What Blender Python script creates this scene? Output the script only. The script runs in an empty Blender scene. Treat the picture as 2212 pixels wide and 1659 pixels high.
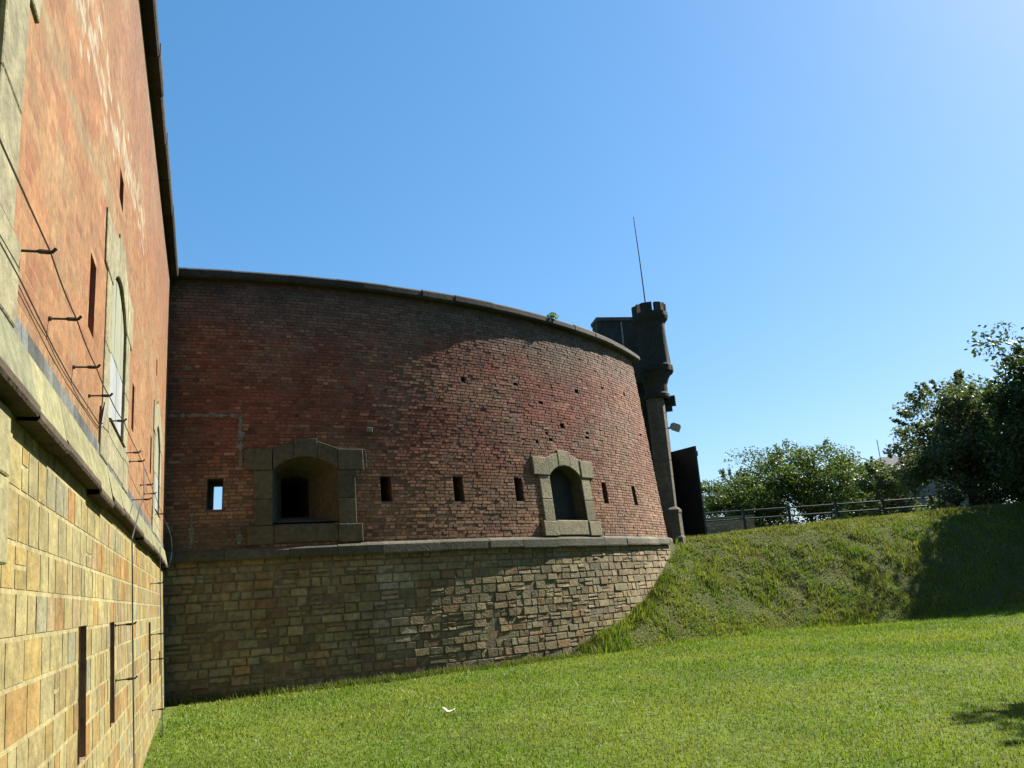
import bpy, bmesh, math, random
import numpy as np
from mathutils import Vector, Matrix, noise as mn

random.seed(7); np.random.seed(7)
R = math.radians
scn = bpy.context.scene
COL = scn.collection

# ------------------------------------------------------------------ camera
PITCH, ROLL = R(14.54), R(4.0)
fwd = Vector((0, math.cos(PITCH), math.sin(PITCH)))
up0 = Vector((0, -math.sin(PITCH), math.cos(PITCH)))
rt0 = Vector((1, 0, 0))
rt = math.cos(ROLL) * rt0 - math.sin(ROLL) * up0
up = math.sin(ROLL) * rt0 + math.cos(ROLL) * up0
cd = bpy.data.cameras.new('camera')
cam = bpy.data.objects.new('camera', cd)
COL.objects.link(cam)
cam.matrix_world = Matrix(((rt.x, up.x, -fwd.x, 0), (rt.y, up.y, -fwd.y, 0), (rt.z, up.z, -fwd.z, 1.6), (0, 0, 0, 1)))
cd.sensor_width = 36.0
cd.lens = 1700 / 2212 * 36
cd.clip_start = 0.05
cd.clip_end = 3000
scn.camera = cam

# ------------------------------------------------------------------ sky and sun
SUN_EL, SUN_AZ = R(42), R(33)          # azimuth counted from +X towards +Y
world = bpy.data.worlds.new('World')
scn.world = world
world.use_nodes = True
wn = world.node_tree.nodes; wl = world.node_tree.links
bg = wn['Background']
sky = wn.new('ShaderNodeTexSky')
sky.sky_type = 'NISHITA'
sky.sun_disc = False
sky.sun_elevation = SUN_EL
sky.sun_rotation = math.pi / 2 - SUN_AZ
sky.altitude = 0
sky.air_density = 1.0
sky.dust_density = 0.5
sky.ozone_density = 1.5
tint = wn.new('ShaderNodeVectorMath'); tint.operation = 'MULTIPLY'
tint.inputs[1].default_value = (0.68, 0.985, 1.16)
wl.new(sky.outputs[0], tint.inputs[0])
# soften the sky's own brightness range a little, as the camera did
dotn = wn.new('ShaderNodeVectorMath'); dotn.operation = 'DOT_PRODUCT'; dotn.inputs[1].default_value = (.1, .26, .1)
powr = wn.new('ShaderNodeMath'); powr.operation = 'POWER'; powr.inputs[1].default_value = -.32
scl = wn.new('ShaderNodeVectorMath'); scl.operation = 'SCALE'
wl.new(tint.outputs[0], dotn.inputs[0]); wl.new(dotn.outputs['Value'], powr.inputs[0])
wl.new(tint.outputs[0], scl.inputs[0]); wl.new(powr.outputs[0], scl.inputs['Scale'])
sp = wn.new('ShaderNodeSeparateXYZ'); cb = wn.new('ShaderNodeCombineXYZ')
rp = wn.new('ShaderNodeMath'); rp.operation = 'POWER'; rp.inputs[1].default_value = 1.35
rk = wn.new('ShaderNodeMath'); rk.operation = 'MULTIPLY'; rk.inputs[1].default_value = .87
wl.new(scl.outputs[0], sp.inputs[0]); wl.new(sp.outputs[0], rp.inputs[0]); wl.new(rp.outputs[0], rk.inputs[0])
wl.new(rk.outputs[0], cb.inputs[0]); wl.new(sp.outputs[1], cb.inputs[1]); wl.new(sp.outputs[2], cb.inputs[2])
wl.new(cb.outputs[0], bg.inputs[0])
bg.inputs[1].default_value = 0.055
ld = bpy.data.lights.new('sun', 'SUN')
ld.energy = 5.0
ld.angle = R(0.55)
ld.color = (1.0, 0.94, 0.84)
sun = bpy.data.objects.new('sun', ld)
COL.objects.link(sun)
sdir = Vector((math.cos(SUN_AZ) * math.cos(SUN_EL), math.sin(SUN_AZ) * math.cos(SUN_EL), math.sin(SUN_EL)))
sun.rotation_euler = sdir.to_track_quat('Z', 'Y').to_euler()
sun.location = sdir * 60
scn.view_settings.view_transform = 'Standard'
scn.view_settings.look = 'None'
scn.view_settings.exposure = 1.75
scn.view_settings.gamma = 1.0
scn.cycles.max_bounces = 6
scn.cycles.transparent_max_bounces = 8

# ------------------------------------------------------------------ helpers
def lerp(a, b, t): return a + (b - a) * t
def mix(c, d, t): return tuple(lerp(c[i], d[i], t) for i in range(3))
def mul(c, k): return tuple(x * k for x in c)
def sstep(a, b, x):
    t = min(1, max(0, (x - a) / (b - a))); return t * t * (3 - 2 * t)
def nz(x, y, z=0.0): return mn.noise(Vector((x, y, z)))
def fbm(x, y, z=0.0): return nz(x, y, z) * .6 + nz(x * 2.1, y * 2.1, z + 5) * .3 + nz(x * 4.3, y * 4.3, z + 9) * .15


class MB:
    """collects faces with a colour per vertex, then links them as one mesh object"""
    def __init__(self): self.v = []; self.f = []; self.c = []
    def add(self, vs, fs, col=(.5, .5, .5)):
        b = len(self.v)
        self.v += [tuple(p) for p in vs]; self.c += [col] * len(vs)
        self.f += [tuple(i + b for i in q) for q in fs]
    def box(self, lo, hi, col=(.5, .5, .5), M=None):
        x0, y0, z0 = lo; x1, y1, z1 = hi
        vs = [(x0, y0, z0), (x1, y0, z0), (x1, y1, z0), (x0, y1, z0), (x0, y0, z1), (x1, y0, z1), (x1, y1, z1), (x0, y1, z1)]
        if M is not None: vs = [tuple(M @ Vector(p)) for p in vs]
        self.add(vs, [(0, 3, 2, 1), (4, 5, 6, 7), (0, 1, 5, 4), (1, 2, 6, 5), (2, 3, 7, 6), (3, 0, 4, 7)], col)
    def tube(self, pts, rad, n=6, col=(.5, .5, .5), cap=True):
        pts = [Vector(p) for p in pts]
        rads = rad if isinstance(rad, (list, tuple)) else [rad] * len(pts)
        vs = []; fs = []
        for i, p in enumerate(pts):
            t = (pts[min(i + 1, len(pts) - 1)] - pts[max(i - 1, 0)])
            if t.length < 1e-6: t = Vector((0, 0, 1))
            t.normalize()
            a = t.cross(Vector((0, 0, 1)))
            if a.length < .05: a = t.cross(Vector((0, 1, 0)))
            a.normalize(); b = t.cross(a)
            for k in range(n):
                an = 2 * math.pi * k / n
                vs.append(p + (a * math.cos(an) + b * math.sin(an)) * rads[i])
        for i in range(len(pts) - 1):
            for k in range(n):
                k2 = (k + 1) % n
                fs.append((i * n + k, i * n + k2, (i + 1) * n + k2, (i + 1) * n + k))
        if cap:
            fs.append(tuple(range(n))); fs.append(tuple((len(pts) - 1) * n + k for k in range(n))[::-1])
        self.add(vs, fs, col)
    def lathe(self, cx, cy, prof, n=28, col=(.5, .5, .5), a0=0.0, a1=2 * math.pi, wob=0.0):
        full = abs(a1 - a0 - 2 * math.pi) < 1e-6
        m = n if full else n + 1
        vs = []; fs = []
        for (r, z) in prof:
            for k in range(m):
                an = a0 + (a1 - a0) * k / n
                rr = r + wob * fbm(math.cos(an) * 2, math.sin(an) * 2, z * 2)
                vs.append((cx + rr * math.cos(an), cy + rr * math.sin(an), z))
        for i in range(len(prof) - 1):
            for k in range(n):
                k2 = (k + 1) % m
                fs.append((i * m + k, i * m + k2, (i + 1) * m + k2, (i + 1) * m + k))
        self.add(vs, fs, col)
    def build(self, name, mat, parent=None, smooth=False):
        me = bpy.data.meshes.new(name)
        me.from_pydata(self.v, [], self.f)
        at = me.attributes.new('Col', 'FLOAT_COLOR', 'POINT')
        arr = np.ones((len(self.v), 4), np.float32)
        if self.c: arr[:, :3] = np.array(self.c, np.float32)
        at.data.foreach_set('color', arr.ravel())
        if smooth: me.polygons.foreach_set('use_smooth', [True] * len(me.polygons))
        me.materials.append(mat)
        me.update()
        o = bpy.data.objects.new(name, me)
        COL.objects.link(o)
        if parent is not None:
            o.parent = parent
            o.matrix_parent_inverse = parent.matrix_world.inverted()
        return o

def tag(o, label=None, cat=None, group=None, kind=None):
    if label: o['label'] = label
    if cat:
        o['category'] = cat
        if not kind: o['kind'] = 'thing'
    if group: o['group'] = group
    if kind: o['kind'] = kind
    return o

def empty(name, loc, label, cat, group=None):
    o = bpy.data.objects.new(name, None)
    o.location = loc; o.empty_display_size = .3
    COL.objects.link(o)
    o.matrix_world = Matrix.Translation(Vector(loc))
    return tag(o, label, cat, group)

# ------------------------------------------------------------------ materials
def nodes(name):
    m = bpy.data.materials.new(name); m.use_nodes = True
    nt = m.node_tree
    return m, nt.nodes, nt.links, nt.nodes['Principled BSDF']

ALB = .71
def col_mat(name, rough=.9, n_scale=14.0, n_amt=.35, n2_scale=2.0, n2_amt=.25, bump=.35, bump_scale=40.0, bump_dist=.01, spec=.25):
    """per-piece colour from the mesh, broken up by two sizes of noise, with a grainy bump"""
    m, N, L, P = nodes(name)
    at = N.new('ShaderNodeAttribute'); at.attribute_name = 'Col'
    tc = N.new('ShaderNodeTexCoord')
    def noise_(sc, det=6):
        n = N.new('ShaderNodeTexNoise'); n.inputs['Scale'].default_value = sc; n.inputs['Detail'].default_value = det
        L.new(tc.outputs['Object'], n.inputs['Vector']); return n
    a = noise_(n_scale); b = noise_(n2_scale, 4)
    def rng(n, amt, sc0=False):
        r = N.new('ShaderNodeMapRange'); r.inputs['From Min'].default_value = .25; r.inputs['From Max'].default_value = .75
        k = ALB if sc0 else 1.0
        r.inputs['To Min'].default_value = k * (1 - amt); r.inputs['To Max'].default_value = k * (1 + amt)
        L.new(n.outputs['Fac'], r.inputs['Value']); return r
    ra = rng(a, n_amt, True); rb = rng(b, n2_amt)
    mm = N.new('ShaderNodeMath'); mm.operation = 'MULTIPLY'
    L.new(ra.outputs[0], mm.inputs[0]); L.new(rb.outputs[0], mm.inputs[1])
    v = N.new('ShaderNodeVectorMath'); v.operation = 'SCALE'
    L.new(at.outputs['Color'], v.inputs[0]); L.new(mm.outputs[0], v.inputs['Scale'])
    L.new(v.outputs[0], P.inputs['Base Color'])
    P.inputs['Roughness'].default_value = rough
    P.inputs['Specular IOR Level'].default_value = spec
    c = noise_(bump_scale, 8)
    bp = N.new('ShaderNodeBump'); bp.inputs['Strength'].default_value = bump; bp.inputs['Distance'].default_value = bump_dist
    L.new(c.outputs['Fac'], bp.inputs['Height']); L.new(bp.outputs[0], P.inputs['Normal'])
    return m

def leaf_mat(name, trans=.35, rough=.55):
    m, N, L, P = nodes(name)
    at = N.new('ShaderNodeAttribute'); at.attribute_name = 'Col'
    al = N.new('ShaderNodeVectorMath'); al.operation = 'SCALE'; al.inputs['Scale'].default_value = ALB
    L.new(at.outputs['Color'], al.inputs[0]); L.new(al.outputs[0], P.inputs['Base Color'])
    P.inputs['Roughness'].default_value = rough
    P.inputs['Specular IOR Level'].default_value = .2
    tr = N.new('ShaderNodeBsdfTranslucent')
    vs = N.new('ShaderNodeVectorMath'); vs.operation = 'MULTIPLY'; vs.inputs[1].default_value = (1.2, 1.25, .6)
    L.new(al.outputs[0], vs.inputs[0]); L.new(vs.outputs[0], tr.inputs['Color'])
    mx = N.new('ShaderNodeMixShader'); mx.inputs[0].default_value = trans
    L.new(P.outputs[0], mx.inputs[1]); L.new(tr.outputs[0], mx.inputs[2])
    L.new(mx.outputs[0], N['Material Output'].inputs['Surface'])
    return m

def flat_mat(name, col, rough=.6, metal=0.0, n_amt=.25, scale=12.0, bump=.15):
    m, N, L, P = nodes(name)
    tc = N.new('ShaderNodeTexCoord')
    n = N.new('ShaderNodeTexNoise'); n.inputs['Scale'].default_value = scale; n.inputs['Detail'].default_value = 6
    L.new(tc.outputs['Object'], n.inputs['Vector'])
    col = mul(col, ALB)
    cr = N.new('ShaderNodeValToRGB')
    cr.color_ramp.elements[0].position = .3; cr.color_ramp.elements[1].position = .7
    cr.color_ramp.elements[0].color = (*mul(col, 1 - n_amt), 1); cr.color_ramp.elements[1].color = (*mul(col, 1 + n_amt), 1)
    L.new(n.outputs['Fac'], cr.inputs[0]); L.new(cr.outputs[0], P.inputs['Base Color'])
    P.inputs['Roughness'].default_value = rough; P.inputs['Metallic'].default_value = metal
    bp = N.new('ShaderNodeBump'); bp.inputs['Strength'].default_value = bump; bp.inputs['Distance'].default_value = .01
    L.new(n.outputs['Fac'], bp.inputs['Height']); L.new(bp.outputs[0], P.inputs['Normal'])
    return m

M_BRICK = col_mat('weathered_brick', .92, 22, .3, 1.3, .18, .5, 60, .008)
M_STONE = col_mat('worn_stone', .92, 11, .34, 1.9, .22, .8, 26, .016)
M_MORTAR = col_mat('lime_mortar', .95, 16, .3, 1.5, .2, .4, 50, .006)
M_GRASS = leaf_mat('grass_blades', .35, .5)
M_LEAF = leaf_mat('tree_leaves', .35, .5)
M_BARK = flat_mat('bark', (.09, .075, .06), .95, 0, .4, 9, .6)
M_IRON = flat_mat('rusty_iron', (.045, .03, .025), .75, .2, .5, 30, .3)
M_BLACK = flat_mat('black_paint', (.018, .019, .02), .55, 0, .3, 6, .1)
M_VOID = flat_mat('dark_interior', (.02, .018, .016), .95)
M_PANEL = flat_mat('dark_boarding', (.014, .016, .010), .9, 0, .4, 4, .2)
M_GREYPANEL = col_mat('painted_boarding', .8, 8, .1, 1.5, .12, .15, 30, .004)
M_WIRE = flat_mat('dark_cable', (.05, .04, .035), .6)
M_WHITEWIRE = flat_mat('pale_cable', (.5, .52, .5), .6)

# ------------------------------------------------------------------ the two walls as surfaces: (s along, z up, o out of the face)
cxp = (-1.299, -1.737, 13.434, -6.672); cyp = (-0.809, 5.695, 3.65, 14.507)
SLEN = 13.87
def _pv(c, a): return ((c[0] * a + c[1]) * a + c[2]) * a + c[3]
def _dv(c, a): return (3 * c[0] * a + 2 * c[1]) * a + c[2]
def WC(s, z, o=0.0):
    a = s / SLEN
    x = _pv(cxp, a); y = _pv(cyp, a); dx = _dv(cxp, a); dy = _dv(cyp, a); l = math.hypot(dx, dy)
    k = .09 * (8.2 - z) + o
    return (x + dy / l * k, y - dx / l * k, z)
LP = (-6.6, 14.72); LD = (.36761, -.92998); LN = (.92998, .36761)
def left_off(z):
    if z > 2.5: return -.022 * (z - 3)
    return .01 + .055 * (2.5 - z)
def WL(s, z, o=0.0):
    k = left_off(z) + o
    return (LP[0] + LD[0] * s + LN[0] * k, LP[1] + LD[1] * s + LN[1] * k, z)

def slab(mb, W, poly, o0, o1, ch, col):
    """prism with chamfered front standing on a wall surface; poly in (s, z), o0 back, o1 front"""
    n = len(poly)
    cs = sum(p[0] for p in poly) / n; cz = sum(p[1] for p in poly) / n
    ins = []
    for i in range(n):
        p0 = Vector(poly[i - 1]); p = Vector(poly[i]); p1 = Vector(poly[(i + 1) % n])
        e0 = (p - p0); e1 = (p1 - p)
        if e0.length < 1e-6 or e1.length < 1e-6: ins.append(tuple(p)); continue
        e0.normalize(); e1.normalize()
        n0 = Vector((-e0.y, e0.x)); n1 = Vector((-e1.y, e1.x))
        if n0.dot(Vector((cs, cz)) - p) + n1.dot(Vector((cs, cz)) - p) < 0 and n < 5: n0 = -n0; n1 = -n1
        b = n0 + n1; d = max(.35, 1 + n0.dot(n1))
        ins.append(tuple(p + b * (ch / d)))
    vs = [W(p[0], p[1], o0) for p in poly] + [W(p[0], p[1], o1 - ch * .7) for p in poly] + [W(p[0], p[1], o1) for p in ins]
    fs = []
    for i in range(n):
        j = (i + 1) % n
        fs.append((i, j, n + j, n + i)); fs.append((n + i, n + j, 2 * n + j, 2 * n + i))
    fs.append(tuple(range(2 * n, 3 * n)))
    mb.add(vs, fs, col)

def brick(mb, W, s0, s1, z0, z1, o0, o1, ch, col, j=0.0):
    r = lambda: random.uniform(-j, j)
    q = [(s0 + r(), z0 + r()), (s1 + r(), z0 + r()), (s1 + r(), z1 + r()), (s0 + r(), z1 + r())]
    vs = [W(s0, z0, o0), W(s1, z0, o0), W(s1, z1, o0), W(s0, z1, o0)]
    fr = [W(q[0][0] + ch, q[0][1] + ch, o1 + r()), W(q[1][0] - ch, q[1][1] + ch, o1 + r()), W(q[2][0] - ch, q[2][1] - ch, o1 + r()), W(q[3][0] + ch, q[3][1] - ch, o1 + r())]
    mb.add(vs + fr, [(0, 1, 5, 4), (1, 2, 6, 5), (2, 3, 7, 6), (3, 0, 4, 7), (4, 5, 6, 7)], col)

def sheet(mb, W, s0, s1, z0, z1, o, holes, colf, ds=.5, dz=.6, back=None):
    """wall sheet with rectangular holes (s0, s1, z0, z1)"""
    S = {round(s0, 4), round(s1, 4)}; Z = {round(z0, 4), round(z1, 4)}
    n = max(1, int((s1 - s0) / ds)); S |= {round(lerp(s0, s1, i / n), 4) for i in range(n + 1)}
    n = max(1, int((z1 - z0) / dz)); Z |= {round(lerp(z0, z1, i / n), 4) for i in range(n + 1)}
    for h in holes:
        for v in h[:2]:
            if s0 < v < s1: S.add(round(v, 4))
        for v in h[2:4]:
            if z0 < v < z1: Z.add(round(v, 4))
    S = sorted(S); Z = sorted(Z)
    idx = {}
    vs = []; fs = []; cs = []
    for i, s in enumerate(S):
        for k, z in enumerate(Z):
            idx[i, k] = len(vs); vs.append(W(s, z, o)); cs.append(colf(s, z))
    for i in range(len(S) - 1):
        for k in range(len(Z) - 1):
            ms = (S[i] + S[i + 1]) / 2; mz = (Z[k] + Z[k + 1]) / 2
            if any(h[0] < ms < h[1] and h[2] < mz < h[3] for h in holes): continue
            fs.append((idx[i, k], idx[i + 1, k], idx[i + 1, k + 1], idx[i, k + 1]))
    b = len(mb.v)
    mb.v += vs; mb.c += cs; mb.f += [tuple(q + b for q in f) for f in fs]

def tunnel(mb, W, h, o0, o1, col, h2=None, close=True, closecol=None):
    h2 = h2 or h
    A = [W(h[0], h[2], o0), W(h[1], h[2], o0), W(h[1], h[3], o0), W(h[0], h[3], o0)]
    B = [W(h2[0], h2[2], o1), W(h2[1], h2[2], o1), W(h2[1], h2[3], o1), W(h2[0], h2[3], o1)]
    mb.add(A + B, [(0, 1, 5, 4), (1, 2, 6, 5), (2, 3, 7, 6), (3, 0, 4, 7)], col)
    if close: mb.add(B, [(0, 1, 2, 3)], closecol or col)

def brickwork(mb, W, s0, s1, z0, z1, holes, colf, cz=.078, ln=.235, mort=.010, o_front=.008, jit=.003, miss=.004, ch=.004):
    row = 0; z = z0
    nrow = int((z1 - z0) / cz); cz = (z1 - z0) / nrow
    for row in range(nrow):
        z = z0 + row * cz
        L = ln if row % 2 else ln * .5 + .003
        s = s0 - random.random() * L
        while s < s1:
            w = L * random.uniform(.94, 1.06)
            a, b = max(s + mort / 2, s0), min(s + w - mort / 2, s1)
            s += w
            segs = [(a, b)]
            for h in holes:
                if h[2] < z + cz * .8 and h[3] > z + cz * .2:
                    ns = []
                    for (p, q) in segs:
                        if q <= h[0] or p >= h[1]: ns.append((p, q)); continue
                        if p < h[0]: ns.append((p, h[0] - .002))
                        if q > h[1]: ns.append((h[1] + .002, q))
                    segs = ns
            for (p, q) in segs:
                if q - p < .03: continue
                if random.random() < miss: continue
                c = colf((p + q) / 2, z + cz / 2)
                brick(mb, W, p, q, z + mort * .4, z + cz - mort * .6, -.004, o_front + random.gauss(0, jit), ch, c, min(.0015, jit))

def stonework(mb, W, s0, s1, z0, z1, holes, colf, hmin, hmax, lmin, lmax, of=.012, jit=.006, mort=.012, ch=.010, of_fn=None, cj=.004, split=.25):
    z = z0
    while z < z1 - .05:
        h = random.uniform(hmin, hmax)
        if z1 - (z + h) < hmin * .6: h = z1 - z
        s = s0 - random.random() * lmin
        while s < s1:
            w = random.uniform(lmin, lmax)
            pieces = [(s, s + w, z, z + h)]
            if h > (hmin + hmax) * .5 and random.random() < split:
                m = z + h * random.uniform(.4, .6); pieces = [(s, s + w, z, m), (s, s + w, m, z + h)]
            s += w
            for (a, b, c0, c1) in pieces:
                a = max(a, s0); b = min(b, s1)
                segs = [(a + mort / 2, b - mort / 2)]
                for hh in holes:
                    if hh[2] < c1 - .02 and hh[3] > c0 + .02:
                        ns = []
                        for (p, q) in segs:
                            if q <= hh[0] or p >= hh[1]: ns.append((p, q)); continue
                            if p < hh[0]: ns.append((p, hh[0] - .003))
                            if q > hh[1]: ns.append((hh[1] + .003, q))
                        segs = ns
                for (p, q) in segs:
                    if q - p < .04: continue
                    ms, mz_ = (p + q) / 2, (c0 + c1) / 2
                    o = of + random.gauss(0, jit) + (of_fn(ms, mz_) if of_fn else 0)
                    brick(mb, W, p, q, c0 + mort / 2, c1 - mort / 2, -.01, o, ch, colf(ms, mz_), cj)
        z += h

# ------------------------------------------------------------------ arched gun window: stone surround, opening, filling
def arch_pts(c, hw, zs, rise, n=10):
    r = (hw * hw + rise * rise) / (2 * rise); zc = zs + rise - r; a = math.asin(hw / r)
    return [(c + r * math.sin(lerp(-a, a, i / n)), zc + r * math.cos(lerp(-a, a, i / n))) for i in range(n + 1)]

def arched_window(W, parent, c, kind, stone, hw=.6, zb=3.06, zs=4.08, rise=.26, label=None, proud=.07, ex=1.0):
    """c: centre along the wall. The surround is the part, the rest its sub-parts."""
    J = .008
    sc = lambda: mul(mix(stone[0], stone[1], random.random()), random.uniform(.85, 1.12))
    mb = MB()
    arch = arch_pts(c, hw, zs, rise, 12)
    for sg in (-1, 1):
        X = lambda x: c + sg * x
        q = lambda a, b, z0, z1, o: slab(mb, W, [(min(X(a), X(b)), z0), (max(X(a), X(b)), z0), (max(X(a), X(b)), z1), (min(X(a), X(b)), z1)], -.04, proud + (o - proud) * ex, .014 * (.35 + .65 * ex), sc())
        q(hw - .02, hw + .43, 2.68, 3.02, proud + .05)
        q(hw, hw + .33, 3.02 + J, 3.52, proud)
        q(hw, hw + .33, 3.52 + J, zs - J, proud)
        q(hw + .01, hw + .50, zs, zs + .42, proud + .03)
    # voussoirs between the imposts: stepped top over the arch curve
    def vous(i0, i1, top0, top1, o):
        low = arch[i0:i1 + 1]
        poly = low + [(low[-1][0] + .0, top1), (low[0][0], top0)]
        poly[0] = (poly[0][0] + J, poly[0][1]); poly[-1] = (poly[-1][0] + J, poly[-1][1])
        slab(mb, W, poly, -.04, proud + (o - proud) * ex, .012 * (.35 + .65 * ex), sc())
    vous(0, 4, zs + .44, zs + .57, proud + .01)
    vous(4, 8, zs + .63, zs + .62, proud + .02)
    vous(8, 12, zs + .57, zs + .44, proud + .01)
    so = mb.build('arched_window', M_STONE, parent)
    if label: so['label'] = label
    # sill
    sb = MB()
    slab(sb, W, [(c - hw + .03, 2.70), (c + hw - .03, 2.70), (c + hw - .03, zb - .02), (c - hw + .03, zb - .02)], -.04, proud + .03 * ex, .016 * (.35 + .65 * ex), sc())
    P = [W(c - hw, zb - .03, proud + .02), W(c + hw, zb - .03, proud + .02), W(c + hw, zb + .03, -.35), W(c - hw, zb + .03, -.35)]
    sb.add(P, [(0, 1, 2, 3)], sc())
    sb.build('window_sill', M_STONE, so)
    # reveal
    outl = [(c - hw, zb)] + arch + [(c + hw, zb)]
    rb = MB()
    if kind == 'splayed':
        D = -.7; ic = c - .10; iw = .27; z0, z1 = 3.24, 4.06
        arch2 = arch_pts(ic, iw, z1 - .06, .06, 12)
        inl = [(ic - iw, z0)] + arch2 + [(ic + iw, z0)]
    elif kind == 'boarded':
        D = -.30; inl = outl
    else:
        D = -.016; inl = outl
    vs = [W(p[0], p[1], proud - .02) for p in outl] + [W(p[0], p[1], D) for p in inl]
    n = len(outl); rc = mul(stone[0], .95 if kind != 'boarded' else .45)  # boarded reveal darkened: shade of the recess put into its colour
    rb.add(vs, [(i, i + 1, n + i + 1, n + i) for i in range(n - 1)], rc)
    if kind == 'splayed':
        rb.add([W(c - hw, zb + .02, -.02), W(c + hw, zb + .02, -.02), W(ic + iw, z0, D), W(ic - iw, z0, D)], [(0, 1, 2, 3)], rc)
    rb.build('window_reveal', M_STONE, so)
    fb = MB()
    if kind == 'splayed':
        # dark casemate seen through the inner opening
        vs = [W(p[0], p[1], D) for p in inl] + [W(p[0], p[1], D - 2.6) for p in inl]
        fb.add(vs, [(i, (i + 1) % n, n + (i + 1) % n, n + i) for i in range(n)] + [tuple(range(n, 2 * n))], (.02, .02, .02))
        fb.build('inner_opening', M_VOID, so)
    elif kind == 'boarded':
        vs = [W(p[0], p[1], D) for p in inl]
        fb.add(vs, [tuple(range(n))], (.03, .033, .024))
        fb.build('dark_board', M_PANEL, so)
    else:
        # boarding: paler repainted lower half, greenish upper half, each a few planks
        zm = 3.62
        for (z0, z1, col) in ((zb, zm, (.25, .27, .265)), (zm + .01, zs, (.225, .235, .165))):
            k = 5
            for i in range(k):
                x0 = lerp(c - hw, c + hw, i / k); x1 = lerp(c - hw, c + hw, (i + 1) / k)
                zz = z1 if z1 < zs else None
                if zz is None:
                    t = arch_pts(c, hw, zs, rise, 50)
                    pts = [(x0 + .002, z0), (x1 - .002, z0)] + [p for p in reversed(t) if x0 + .002 <= p[0] <= x1 - .002]
                else: pts = [(x0 + .002, z0), (x1 - .002, z0), (x1 - .002, zz), (x0 + .002, zz)]
                slab(fb, W, pts, D - .02, D + random.uniform(.0, .004), .003, mul(col, random.uniform(.92, 1.08)))
        fb.build('window_boarding', M_GREYPANEL, so)
    # rectangular hole the brickwork must leave free
    return (c - hw - .05, c + hw + .05, zb - .05, zs + rise + .06)

# ================================================================== CURVED WALL
cw = empty('curved_wall', WC(7, .12, .1), 'curved red brick fort wall on a stone base, rounding away from the left wall', 'fort wall')
CSTONE = ((.085, .071, .042), (.13, .108, .066))
S_END = 13.62
def ledge_top(s): return 2.64 + .06 * (s / 13.5)
def ledge_low(s): return 2.43 + .10 * (max(0, s - 8) / 5.6) ** 1.5
slits_c = [(.86, 1.13, 3.36, 3.93), (4.02, 4.24, 3.44, 3.95), (5.61, 5.84, 3.44, 3.97), (7.19, 7.41, 3.46, 3.99), (10.20, 10.40, 3.49, 4.02), (11.70, 11.90, 3.51, 4.02)]
pits = [(7.61, 6.25), (9.81, 6.36), (11.08, 6.65), (8.36, 5.87), (9.97, 5.27), (8.4, 5.12), (8.52, 4.96), (9.93, 5.15), (13.05, 5.6), (8.05, 4.87), (6.12, 6.19), (12.4, 6.7), (9.0, 5.35)]
pit_h = []
for (s, z) in pits:
    w = random.choice((.10, .12, .17)) * random.uniform(.8, 1.1); h = random.choice((.065, .075, .12))
    pit_h.append((s - w / 2, s + w / 2, z - h / 2, z + h / 2))
WIN1, WIN2 = 2.58, 8.80
h1 = arched_window(WC, cw, WIN1, 'splayed', CSTONE, proud=.045, ex=.5, label='mossy arched stone window with a black opening at the back of deep reveals')
h2 = arched_window(WC, cw, WIN2, 'boarded', ((.19, .168, .10), (.23, .205, .125)), hw=.55, proud=.05, label='sunlit arched stone window closed by dark boarding')  # paler stone than the first window: sunlight put into its colour
def cbrick(s, z):
    n = fbm(s * .5, z * .7, 3.1); n2 = fbm(s * 1.7, z * 1.9, 8.8)
    red = (.20, .068, .045); brown = (.22, .125, .082); pale = (.34, .20, .145); grey = (.13, .105, .088); dark = (.10, .05, .038)
    c = mix(red, brown, sstep(-.2, .35, n + .25 * (random.random() - .5)))
    c = mix(c, (.27, .16, .095), sstep(4.8, 3.2, z + .4 * n2) * .75)            # lower zone tan brown
    c = mix(c, pale, sstep(.1, .6, n2) * .4 * sstep(8.6, 7.0, z) + (random.random() < .07) * .55)
    c = mix(c, dark, (random.random() < .10) * .7)
    c = mix(c, (.115, .085, .062), sstep(.02, .45, fbm(s * .38 + 7, z * .6, 55)) * .55)
    c = mix(c, (.09, .082, .05), sstep(.1, .5, fbm(s * .9, z * .45, 66)) * .4)
    top = sstep(6.5, 7.6, z + .45 * n2 + .3 * n)
    c = mix(c, grey, top * .75)
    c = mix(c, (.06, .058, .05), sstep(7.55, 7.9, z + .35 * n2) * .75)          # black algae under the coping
    c = mix(c, (.33, .21, .15), sstep(9.5, 12.5, s) * .45 * (1 - top * .3))      # paler towards the gate: sunlight on this end put into the brick colour
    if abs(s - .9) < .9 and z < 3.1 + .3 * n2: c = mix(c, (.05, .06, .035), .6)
    c = (c[0], c[1] * .95, c[2] * .88)
    c = mul(c, 1.0 * random.uniform(.72, 1.28))
    return c
rects = slits_c + [h1, h2] + pit_h
sh = MB()
cm = lambda s, z: mul(mix((.15, .105, .075), (.075, .065, .052), sstep(6.6, 7.8, z)), 1 + .3 * fbm(s, z, 2))
sheet(sh, WC, -.5, S_END, 2.35, 8.02, 0, rects, cm)
for h in slits_c[1:]:
    tunnel(sh, WC, h, 0, -.6, (.10, .055, .04), closecol=(.02, .018, .016))
h = slits_c[0]
tunnel(sh, WC, h, 0, -1.2, (.12, .07, .05), (h[0] + .06, h[1] - .05, h[2] + .05, h[3] + .02), close=False)
for p in pit_h: tunnel(sh, WC, p, 0, -.07, (.07, .045, .035))
for hh, k in ((h1, 0), (h2, 1)): tunnel(sh, WC, hh, 0, -.05, (.1, .09, .07), close=False)
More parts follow.
